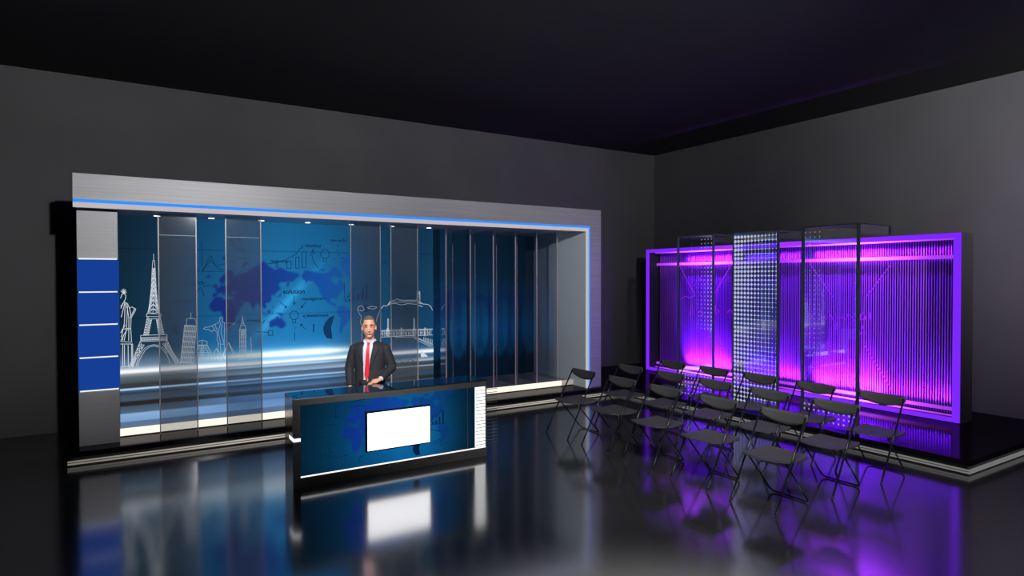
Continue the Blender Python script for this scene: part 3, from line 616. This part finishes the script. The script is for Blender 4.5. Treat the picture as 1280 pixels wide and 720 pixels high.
for yc, pw in ((8.4, 72), (5.6, 92), (6.95, 30), (4.5, 18)):
    l = area('violet_wash_light', (X0 - .10, yc, .27), (X0 + .09, yc, .75), 1.1, pw, (.34, .045, 1), .05)
    l.rotation_euler = (Vector((.5, 0, 1))).to_track_quat('-Z', 'X').to_euler(); l.parent = None
    l2 = area('violet_wash_light', (X0 - .10, yc, 2.66), (X0 + .09, yc, 2.2), 1.1, pw * .5, (.34, .045, 1), .05)
    l2.rotation_euler = (Vector((.5, 0, -1))).to_track_quat('-Z', 'X').to_euler()
for l in [o for o in bpy.data.objects if o.name.startswith('violet_wash_light')]:
    l.data.spread = math.radians(70); l.data.shape = 'RECTANGLE'; l.data.size = .05; l.data.size_y = 1.1
# diagonals and script: a mirrored reflection put in as glowing tubes
XN = X0 - .03
def Nx(x, y): return on_plane_x(x, y, XN)
def reflected_glow(lines, r=.006):
    bm = bmesh.new()
    for L in lines: tube(bm, [(XN, *Nx(*p)) for p in L], r, 6)
    return rel(bm, vb)
X1l = [[(1007,322),(1041,371)], [(1113,331),(1082,372)], [(1040,430),(1006,474)], [(1080,431),(1115,488)]]
def A3(pts): return [(1000 + x / 7.2, 340 + y / 7.2) for x, y in pts]
scr = [A3([(65,400),(80,388),(100,390),(115,405)]), A3([(190,400),(215,400),(235,430)]), A3([(240,420),(248,360),(262,345),(268,380),(285,420)]), A3([(285,400),(300,440),(340,430),(330,470),(300,490),(320,520),(345,500),(320,480)]), A3([(330,410),(380,405),(400,430),(420,410),(430,380),(460,400),(490,440)]), A3([(450,460),(470,445),(480,470),(460,480),(445,465)]),
 A3([(540,440),(545,380),(570,365),(585,400),(575,470),(545,560)]), A3([(590,420),(600,370),(625,365),(632,420)]), A3([(540,430),(625,420)]), A3([(600,430),(600,500),(590,550),(560,545)])]
obj('reflected_lines', reflected_glow(X1l + scr), M['reflected_glow'], vb)  # reflected strokes, given a glow of their own
X2l = [[(849,331),(868,368)], [(914,331),(894,366)], [(895,420),(910,456)]]
def A5(pts): return [(840 + x / 6, 360 + y / 6) for x, y in pts]
scr2 = [A5([(135,210),(140,130),(150,125),(155,200)]), A5([(65,85),(100,60),(130,75),(170,55)]), A5([(190,190),(215,170),(235,185),(225,205),(200,205)]), A5([(325,130),(330,200),(355,180),(340,160)]), A5([(415,185),(430,165),(450,175),(452,195)])]
obj('reflected_lines', reflected_glow(X2l + scr2), M['reflected_glow'], vb)

# ------------------------------------------------------------------ glass towers with dotted prints
TXF = 7.95
tb = [(7.46, 6.72, 'left glass box in front of the violet wall, white dots only along its right side', 'a'),
      (6.33, 5.565, 'middle glass box in front of the violet wall, covered all over in white dots', 'b'),
      (5.18, 4.42, 'right glass box in front of the violet wall, almost free of dots', 'c')]
for ya, yb, lb, kd in tb:
    t = thing('glass_box', lb, 'glass display box', (TXF + .1, (ya + yb) / 2, PZ), 0, None)
    zt = 2.84
    obj('front_pane', rel(boxbm(TXF - .004, TXF + .004, yb, ya, PZ + .002, zt), t), M['clear_dark'] if kd == 'b' else M['clear'], t)
    fw = .010 if kd != 'c' else .014
    bm = bmesh.new()
    for y in (ya, yb): box(bm, TXF - .02, TXF + .02, y - fw, y + fw, PZ, zt)
    box(bm, TXF - .02, TXF + .02, yb + fw, ya - fw, zt - .02, zt); 
    obj('frame', rel(bm, t), M['tframe'], t)
    # hood of glass reaching back over the cabinet
    bm = boxbm(TXF + .02, TXF + .74, yb - .004, yb + .004, zt - .13, zt - .015)
    obj('side_pane', rel(bm, t), M['clear'], t)
    bm = boxbm(TXF + .74, TXF + .77, yb - .014, yb + .014, zt - .13, zt); box(bm, TXF + .02, TXF + .74, yb - .006, yb + .006, zt - .015, zt); box(bm, TXF + .745, TXF + .765, yb + .014, ya, zt - .015, zt); box(bm, TXF + .02, TXF + .74, ya - .006, ya + .006, zt - .015, zt)
    obj('rear_bracket', rel(bm, t), M['tframe'], t)
    bm = bmesh.new(); bmp = bmesh.new(); nrow = 40
    ncol = 13 if kd == 'b' else 11
    for r_ in range(nrow):
        z = zt - .08 - r_ * (zt - PZ - .14) / (nrow - 1)
        for c_ in range(ncol):
            u = (c_ + .5) / ncol; y = ya + (yb - ya) * u
            v = (z - PZ) / (zt - PZ)
            if kd == 'b':
                rr = .027 - .019 * u + .003 * math.sin(v * 9 + .5) * (.4 + u)
                if .84 < v < .93 and u > .2: rr *= .6
                if v < .25: rr *= .85 if u > .5 else .75
            elif kd == 'a':
                if v > .9: rr = .009 if u > .6 else 0
                elif v > .86: rr = 0
                elif v > .42: rr = .020 * max(0, u - .35) * 1.3
                elif v < .16: rr = .013
                else: rr = 0
            else:
                rr = .007 if (u < .35 and (v > .90 or .35 < v < .8)) else (.013 if v < .10 else 0)
            if rr < .0025: continue
            tgt = bm
            pts = [(y + rr * math.cos(2 * PI * k / 8), z + rr * math.sin(2 * PI * k / 8)) for k in range(8)]
            bm.faces.new([bm.verts.new((TXF - .0055, a, b)) for a, b in pts])
            if kd == 'b' and rr > .008:
                hw = .0016; dy = .5 * (ya - yb) / ncol; dz = .5 * (zt - PZ - .14) / (nrow - 1)
                bm.faces.new([bm.verts.new((TXF - .0058, y + a * dy, z + b * hw)) for a, b in ((-1, -1), (1, -1), (1, 1), (-1, 1))])
                bm.faces.new([bm.verts.new((TXF - .0061, y + a * hw, z + b * dz)) for a, b in ((-1, -1), (1, -1), (1, 1), (-1, 1))])
    if len(bm.verts): obj('dot_print', rel(bm, t), emit('glowing_dots', (.72, .75, 1, 1), .62 if kd == 'b' else .45), t)  # flat dots with a mild emission of their own
    else: bm.free()

# ------------------------------------------------------------------ folding chairs
def chair_proto():
    t = thing('folding_chair', '', 'chair')
    Wd = .245
    # seat: thin moulded board with soft front corners, dished
    bm = bmesh.new(); N = 12; K_ = 8; rows = []
    for i in range(N + 1):
        u = i / N; x = .11 + .43 * u
        hw = .235 * (1 - .16 * (max(0, .35 - u) / .35) ** 2.2 - .10 * (max(0, u - .75) / .25) ** 2)
        row = []
        for j in range(K_ + 1):
            v = -1 + 2 * j / K_
            z = .462 + .010 * v * v - .018 * math.sin(PI * u) + .006 * (1 - u)
            row.append((x + .02 * (1 - v * v) * (-1 if u < .5 else 1) * abs(2 * u - 1), hw * v, z))
        rows.append(row)
    Tp = [[bm.verts.new(p) for p in r_] for r_ in rows]; Bt = [[bm.verts.new((p[0], p[1], p[2] - .018)) for p in r_] for r_ in rows]
    for i in range(N):
        for j in range(K_):
            bm.faces.new((Tp[i][j], Tp[i + 1][j], Tp[i + 1][j + 1], Tp[i][j + 1])); bm.faces.new((Bt[i][j], Bt[i][j + 1], Bt[i + 1][j + 1], Bt[i + 1][j]))
    per = [(i, 0) for i in range(N)] + [(N, j) for j in range(K_)] + [(i, K_) for i in range(N, 0, -1)] + [(0, j) for j in range(K_, 0, -1)]
    for a, b in zip(per, per[1:] + per[:1]): bm.faces.new((Tp[a[0]][a[1]], Bt[a[0]][a[1]], Bt[b[0]][b[1]], Tp[b[0]][b[1]]))
    obj('seat', bm, M['chair'], t, smooth=False)
    # backrest: curved band deeper in the middle
    bm = bmesh.new(); F_, B_ = [], []; n = 14; m_ = 4
    for i in range(n + 1):
        v = -1 + 2 * i / n; y = .255 * v; bow = .045 * (1 - v * v)
        zt = .862 - .008 * (1 - v * v); zb = .805 - .075 * (1 - v * v) ** .8
        fr_, br_ = [], []
        for k in range(m_ + 1):
            z = zb + (zt - zb) * k / m_; x = .452 + .02 * (z - .8) / .1 + bow
            fr_.append(bm.verts.new((x, y, z))); br_.append(bm.verts.new((x + .012, y, z)))
        F_.append(fr_); B_.append(br_)
    for i in range(n):
        for k in range(m_):
            bm.faces.new((F_[i][k], F_[i][k + 1], F_[i + 1][k + 1], F_[i + 1][k])); bm.faces.new((B_[i][k], B_[i + 1][k], B_[i + 1][k + 1], B_[i][k + 1]))
        bm.faces.new((F_[i][m_], B_[i][m_], B_[i + 1][m_], F_[i + 1][m_])); bm.faces.new((F_[i][0], F_[i + 1][0], B_[i + 1][0], B_[i][0]))
    for e in (0, n):
        for k in range(m_): bm.faces.new((F_[e][k], B_[e][k], B_[e][k + 1], F_[e][k + 1]))
    obj('backrest', bm, M['chair'], t, smooth=True)
    for s in (-1, 1):
        l = obj('front_leg', tube(bmesh.new(), [(0.003, s * Wd, .008), (.452, s * (Wd - .004), .835)], .0095, 10), M['chairsteel'], t, smooth=True)
        obj('foot_cap', tube(bmesh.new(), [(0, s * Wd, 0), (.012, s * Wd, .024)], .012, 10), M['chaircap'], l)
    w2 = .205
    path = fillet([(.20, -w2, .445), (.575, -w2, .012), (.575, w2, .012), (.20, w2, .445)], .06, 6)
    obj('rear_leg', tube(bmesh.new(), path, .0085, 10), M['chairsteel'], t, smooth=True)
    obj('crossbar', tube(bmesh.new(), [(.245, -Wd, .435), (.245, Wd, .435)], .007, 8), M['chairsteel'], t, smooth=True)
    obj('crossbar', tube(bmesh.new(), [(.50, -w2, .435), (.50, w2, .435)], .006, 8), M['chairsteel'], t, smooth=True)
    obj('seat_rail', tube(bmesh.new(), [(.18, -.215, .441), (.52, -.215, .441)], .007, 8), M['chairsteel'], t, smooth=True)
    obj('seat_rail', tube(bmesh.new(), [(.18, .215, .441), (.52, .215, .441)], .007, 8), M['chairsteel'], t, smooth=True)
    return t
def dup(root):
    r = root.copy(); COL.objects.link(r)
    for ch in list(root.children):
        c = ch.copy(); COL.objects.link(c); c.parent = r
        for g in ch.children:
            d = g.copy(); COL.objects.link(d); d.parent = c
    return r
proto = chair_proto(); first = True
rows = ['front row', 'middle row', 'back row']
cols = ['farthest from the viewer', 'second from the far end', 'exactly mid-row', 'second from the near end', 'nearest to the viewer']
ys = [6.85, 6.06, 5.285, 4.50, 3.715]
for i in range(3):
    for j in range(5):
        c = proto if first else dup(proto); first = False
        c.location = (4.955 + .865 * i + (.02 if j < 2 else 0) - .012 * max(0, j - 2), ys[j] - .01 * i, 0)
        c['label'] = 'dark grey folding chair in the ' + rows[i] + ', ' + cols[j]; c['group'] = 'folding chairs for the audience'

# ------------------------------------------------------------------ presenter
PHI = -26 * PI / 180
pr = thing('person', 'person in a dark suit, white shirt and red tie standing behind the news desk', 'person', (2.50, 7.24, 0), PHI)
skin = mat('skin', rgb(228, 168, 140), .5); suit = mat('dark_suit', (.022, .024, .030, 1), .75, noise=.2, nscale=(90, 90, 90))
shirtm = mat('white_shirt', (.62, .70, .85, 1), .7); tiem = mat('red_tie', (.72, .02, .03, 1), .5); hairm = mat('grey_hair', (.13, .115, .105, 1), .8, noise=.4, nscale=(120, 120, 60))
shoe = mat('black_shoe', (.01, .01, .01, 1), .3); white_e = mat('eye_white', (.7, .7, .7, 1), .3); dark_e = mat('dark_iris', (.02, .012, .01, 1), .3); lipm = mat('lips', rgb(160, 70, 66), .5); teeth = mat('teeth', (.75, .72, .68, 1), .4)
def ell(bm, c, r, rot=None, n=20):
    mt = Matrix.Translation(c) @ (rot.to_4x4() if rot else Matrix.Identity(4)) @ Matrix.Diagonal((*r, 1))
    bmesh.ops.create_uvsphere(bm, u_segments=n, v_segments=n // 2 + 2, radius=1, matrix=mt)
def merged(name, bm, vox, smooth_it, m, parent):
    me = bpy.data.meshes.new('tmp'); bm.to_mesh(me); bm.free(); o = bpy.data.objects.new('tmp', me); COL.objects.link(o)
    r = o.modifiers.new('r', 'REMESH'); r.mode = 'VOXEL'; r.voxel_size = vox
    s = o.modifiers.new('s', 'SMOOTH'); s.iterations = smooth_it; s.factor = .5
    dg = bpy.context.evaluated_depsgraph_get(); me2 = bpy.data.meshes.new_from_object(o.evaluated_get(dg)); bpy.data.objects.remove(o, do_unlink=True)
    me2.materials.clear(); return obj(name, me2, m, parent, smooth=True)
# joints (local: facing -Y, x to the viewer's right)
SHL, SHR = (-.178, .0, 1.325), (.178, .0, 1.325)
ELL_, ELR = (-.245, .02, 1.08), (.262, .035, 1.075)
WRL, WRR = (-.225, -.06, .86), (.135, -.155, .955)
def hand(bm, w, d, side, curl=.5, palm=Vector((0, 0, -1))):
    """w wrist, d direction of the hand, side +1/-1 picks where the thumb leaves, palm = palm normal"""
    w = Vector(w); d = Vector(d).normalized(); pn = (palm - d * palm.dot(d)).normalized(); s = d.cross(pn) * side
    tube(bm, [w - d * .02, w + d * .02, w + d * .055, w + d * .09], [(.022, .022), (.026, .022), (.036, .018), (.036, .014)], 12)
    for k, (off, L) in enumerate(((.027, .068), (.009, .078), (-.009, .073), (-.027, .056))):
        a = w + d * .085 + s * off; p = [a]; dirv = d.copy()
        for q, fr_ in enumerate((.45, .32, .23)):
            dirv = (dirv + pn * curl * (.5 + .3 * q)).normalized(); p.append(p[-1] + dirv * L * fr_)
        tube(bm, p, [.0095, .009, .0085, .0065], 8)
    a = w + d * .03 + s * .026
    tube(bm, [a, a + (d * .6 + s * .8).normalized() * .032, a + (d * .6 + s * .8).normalized() * .032 + (d * .9 + s * .2 + pn * .3).normalized() * .045], [.013, .011, .008], 8)
HC = Vector((-.005, -.02, 1.565))           # head centre
hrot = Matrix.Rotation(.10, 3, 'Z') @ Matrix.Rotation(-.03, 3, 'Y')
def hp(x, y, z): return HC + hrot @ Vector((x, y, z))
bm = bmesh.new()
ell(bm, hp(0, .012, .028), (.078, .098, .102), hrot)          # skull
ell(bm, hp(0, -.020, -.035), (.066, .074, .088), hrot)        # face
ell(bm, hp(0, -.050, -.100), (.034, .032, .028), hrot)        # chin
ell(bm, hp(-.032, -.050, -.040), (.028, .026, .026), hrot); ell(bm, hp(.032, -.050, -.040), (.028, .026, .026), hrot)
tube(bm, [hp(0, -.082, .012), hp(0, -.100, -.022), hp(0, -.110, -.036), hp(0, -.094, -.046)], [.009, .012, .016, .012], 8)  # nose
ell(bm, hp(0, -.078, .030), (.046, .016, .009), hrot)         # brow
for s in (-1, 1): ell(bm, hp(s * .080, .010, -.012), (.010, .020, .032), hrot)
tube(bm, [(0, .015, 1.36), (0, .012, 1.43), hp(0, .012, -.05)], [.066, .056, .056], 14)
tube(bm, [(0, .01, .90), (0, .01, 1.0), (0, .0, 1.2), (0, .0, 1.34), (0, .01, 1.40)], [(.12, .07), (.12, .07), (.13, .075), (.10, .055), (.06, .05)], 16)
for s in (-1, 1):
    tube(bm, [(s * .085, .01, .92), (s * .09, .0, .5), (s * .095, .02, .10), (s * .095, .0, .06)], [.075, .052, .036, .036], 12)
    tube(bm, [(s * .095, .03, .045), (s * .10, -.12, .03)], [.035, .03], 10)
for a, b, c in ((SHL, ELL_, WRL), (SHR, ELR, WRR)): tube(bm, [Vector(a) + Vector((0, 0, -.03)), b, c], [.03, .03, .024], 12)
hand(bm, WRL, (.05, -.15, -1), 1, .3, Vector((.9, 0, 0)))
hand(bm, WRR, (-.85, -.42, -.22), -1, .32, Vector((0, .1, -1)))
body = merged('body', bm, .0062, 3, skin, pr)
# face details
for s in (-1, 1):
    bm = bmesh.new(); ell(bm, hp(s * .030, -.088, .010), (.0135, .008, .0065), hrot, 12); e_ = obj('eye', bm, white_e, pr, True)
    bm = bmesh.new(); ell(bm, hp(s * .030 - .002, -.095, .010), (.006, .003, .006), hrot, 10); obj('iris', bm, dark_e, e_, True)
    bm = bmesh.new(); tube(bm, [hp(s * .012, -.100, .030), hp(s * .030, -.101, .036), hp(s * .050, -.088, .029)], [.0035, .0048, .003], 6); obj('eyebrow', bm, hairm, pr, True)
bm = bmesh.new(); tube(bm, [hp(-.032, -.080, -.064), hp(-.015, -.092, -.072), hp(0, -.096, -.074), hp(.015, -.092, -.072), hp(.032, -.080, -.064)], [.003, .006, .007, .006, .003], 8); mth = obj('mouth', bm, lipm, pr, True)
bm = bmesh.new(); tube(bm, [hp(-.022, -.092, -.066), hp(0, -.101, -.071), hp(.022, -.092, -.066)], [.002, .0042, .002], 6); obj('teeth', bm, teeth, mth, True)
# short hair: cap over the skull
bm = bmesh.new(); ell(bm, hp(0, .018, .034), (.084, .102, .106), hrot, 28)
kill = []
for v in bm.verts:
    q = hrot.transposed() @ (v.co - HC)
    lim = (.082 if abs(q.x) < .05 else .05) if q.y < -.03 else (.06 - (q.y + .03) * 1.5 if q.y < .03 else -.034 - (q.y - .03) * .9)
    if q.z < lim: kill.append(v)
bmesh.ops.delete(bm, geom=kill, context='VERTS')
o = obj('hair', bm, hairm, pr, True); so = o.modifiers.new('s', 'SOLIDIFY'); so.thickness = .006; so.offset = -1
# jacket
def ringz(z):
    zz = [.86, .95, 1.05, 1.15, 1.25, 1.32, 1.365, 1.395]
    a = [.185, .178, .172, .180, .196, .200, .165, .085]; b = [.125, .118, .112, .118, .125, .115, .090, .070]
    return np.interp(z, zz, a), np.interp(z, zz, b)
bm = bmesh.new()
zz = [.84, .90, .98, 1.06, 1.15, 1.24, 1.31, 1.35, 1.375, 1.395]
rings = []
for z in zz:
    a, b = ringz(z); rings.append([bm.verts.new((a * math.copysign(abs(math.cos(t)) ** .85, math.cos(t)), .0 + b * math.copysign(abs(math.sin(t)) ** .85, math.sin(t)), z)) for t in [2 * PI * j / 28 for j in range(28)]])
for A, B in zip(rings[:-1], rings[1:]):
    for j in range(28): bm.faces.new((A[j], A[(j + 1) % 28], B[(j + 1) % 28], B[j]))
bm.faces.new(rings[0][::-1]); bm.faces.new(rings[-1])
def lerp(a, b, t): return Vector(a).lerp(Vector(b), t)
tube(bm, [(-.12, 0, 1.345), (-.185, 0, 1.312), lerp(SHL, ELL_, .5), Vector(ELL_), lerp(ELL_, WRL, .5), lerp(ELL_, WRL, .93)], [.045, .058, .060, .054, .048, .042], 16)
tube(bm, [(.12, 0, 1.345), (.185, 0, 1.312), lerp(SHR, ELR, .5), lerp(SHR, ELR, .95), Vector(ELR) + Vector((0, -.01, -.012)), lerp(ELR, WRR, .5), lerp(ELR, WRR, .9)], [.045, .058, .060, .056, .054, .048, .041], 16)
jk = merged('jacket', bm, .009, 5, suit, pr)
def front(x, z, off):
    a, b = ringz(z); t = max(0, 1 - (abs(x) / a) ** 2.2); return -b * t ** .45 - off
def patch(name, m, rows_, off, parent=pr, n=8, smooth=True, th=.004):
    """rows_: (z, x0, x1) from top to bottom, laid over the chest"""
    bm = bmesh.new(); G_ = []
    zs_ = np.linspace(rows_[0][0], rows_[-1][0], 26)
    za = [r[0] for r in rows_][::-1]; xa = [r[1] for r in rows_][::-1]; xb = [r[2] for r in rows_][::-1]
    for z in zs_:
        x0, x1 = np.interp(z, za, xa), np.interp(z, za, xb)
        G_.append([bm.verts.new((x0 + (x1 - x0) * k / n, front(x0 + (x1 - x0) * k / n, z, off), z)) for k in range(n + 1)])
    for A, B in zip(G_[:-1], G_[1:]):
        for k in range(n): bm.faces.new((A[k], B[k], B[k + 1], A[k + 1]))
    o = obj(name, bm, m, parent, smooth); s = o.modifiers.new('s', 'SOLIDIFY'); s.thickness = th; s.offset = 0; return o
patch('shirt_front', shirtm, [(1.392, -.050, .045), (1.34, -.066, .050), (1.2, -.066, .020), (1.0, -.060, -.004), (.93, -.058, -.008)], .003)
patch('trouser_front', mat('black_trousers', (.008, .008, .009, 1), .7), [(.93, -.058, .0), (.86, -.060, .03)], .003)
patch('tie', tiem, [(1.385, -.022, .016), (1.36, -.014, .010), (1.30, -.026, .012), (1.10, -.042, .010), (1.00, -.050, .004), (.945, -.028, -.018)], .010)
patch('lapel', suit, [(1.39, -.085, -.050), (1.34, -.115, -.066), (1.30, -.125, -.070), (1.12, -.072, -.062)], .010)
patch('lapel', suit, [(1.39, .045, .080), (1.34, .050, .110), (1.30, .046, .118), (1.08, .006, .020)], .010)
bm = bmesh.new()
for s in (-1, 1): prism(bm, [(s * .008, 1.378), (s * .062, 1.425), (s * .060, 1.392), (s * .036, 1.358)], 'y', -.088, -.080)
obj('collar', bm, shirtm, pr)
tube_c = [(.062 * math.cos(t), .012 + .060 * math.sin(t), 1.40 + .012 * math.sin(t)) for t in np.linspace(0, 2 * PI, 24)[:-1]]
obj('collar_band', tube(bmesh.new(), tube_c, (.016), 8, closed=True), shirtm, pr, True)
bm = bmesh.new(); tube(bm, [lerp(ELR, WRR, .88), lerp(ELR, WRR, .97)], [.033, .031], 14); obj('shirt_cuff', bm, shirtm, pr, True)
bm = bmesh.new()
for s in (-1, 1): tube(bm, [(s * .075, .0, .93), (s * .088, .0, .80), (s * .092, .0, .50), (s * .096, .01, .10), (s * .096, .01, .045)], [(.105, .11), (.092, .10), (.07, .075), (.058, .062), (.058, .062)], 18)
tube(bm, [(0, 0, .86), (0, 0, .95)], [(.16, .11), (.15, .10)], 18)
obj('trousers', bm, mat('black_trousers_cloth', (.010, .010, .012, 1), .7), pr, True)
for s in (-1, 1):
    bm = bmesh.new(); ell(bm, Vector((s * .098, -.06, .035)), (.046, .135, .035)); ell(bm, Vector((s * .096, .02, .05)), (.042, .055, .045))
    for v in bm.verts: v.co.z = max(v.co.z, 0)
    obj('shoe', bm, shoe, pr, True)
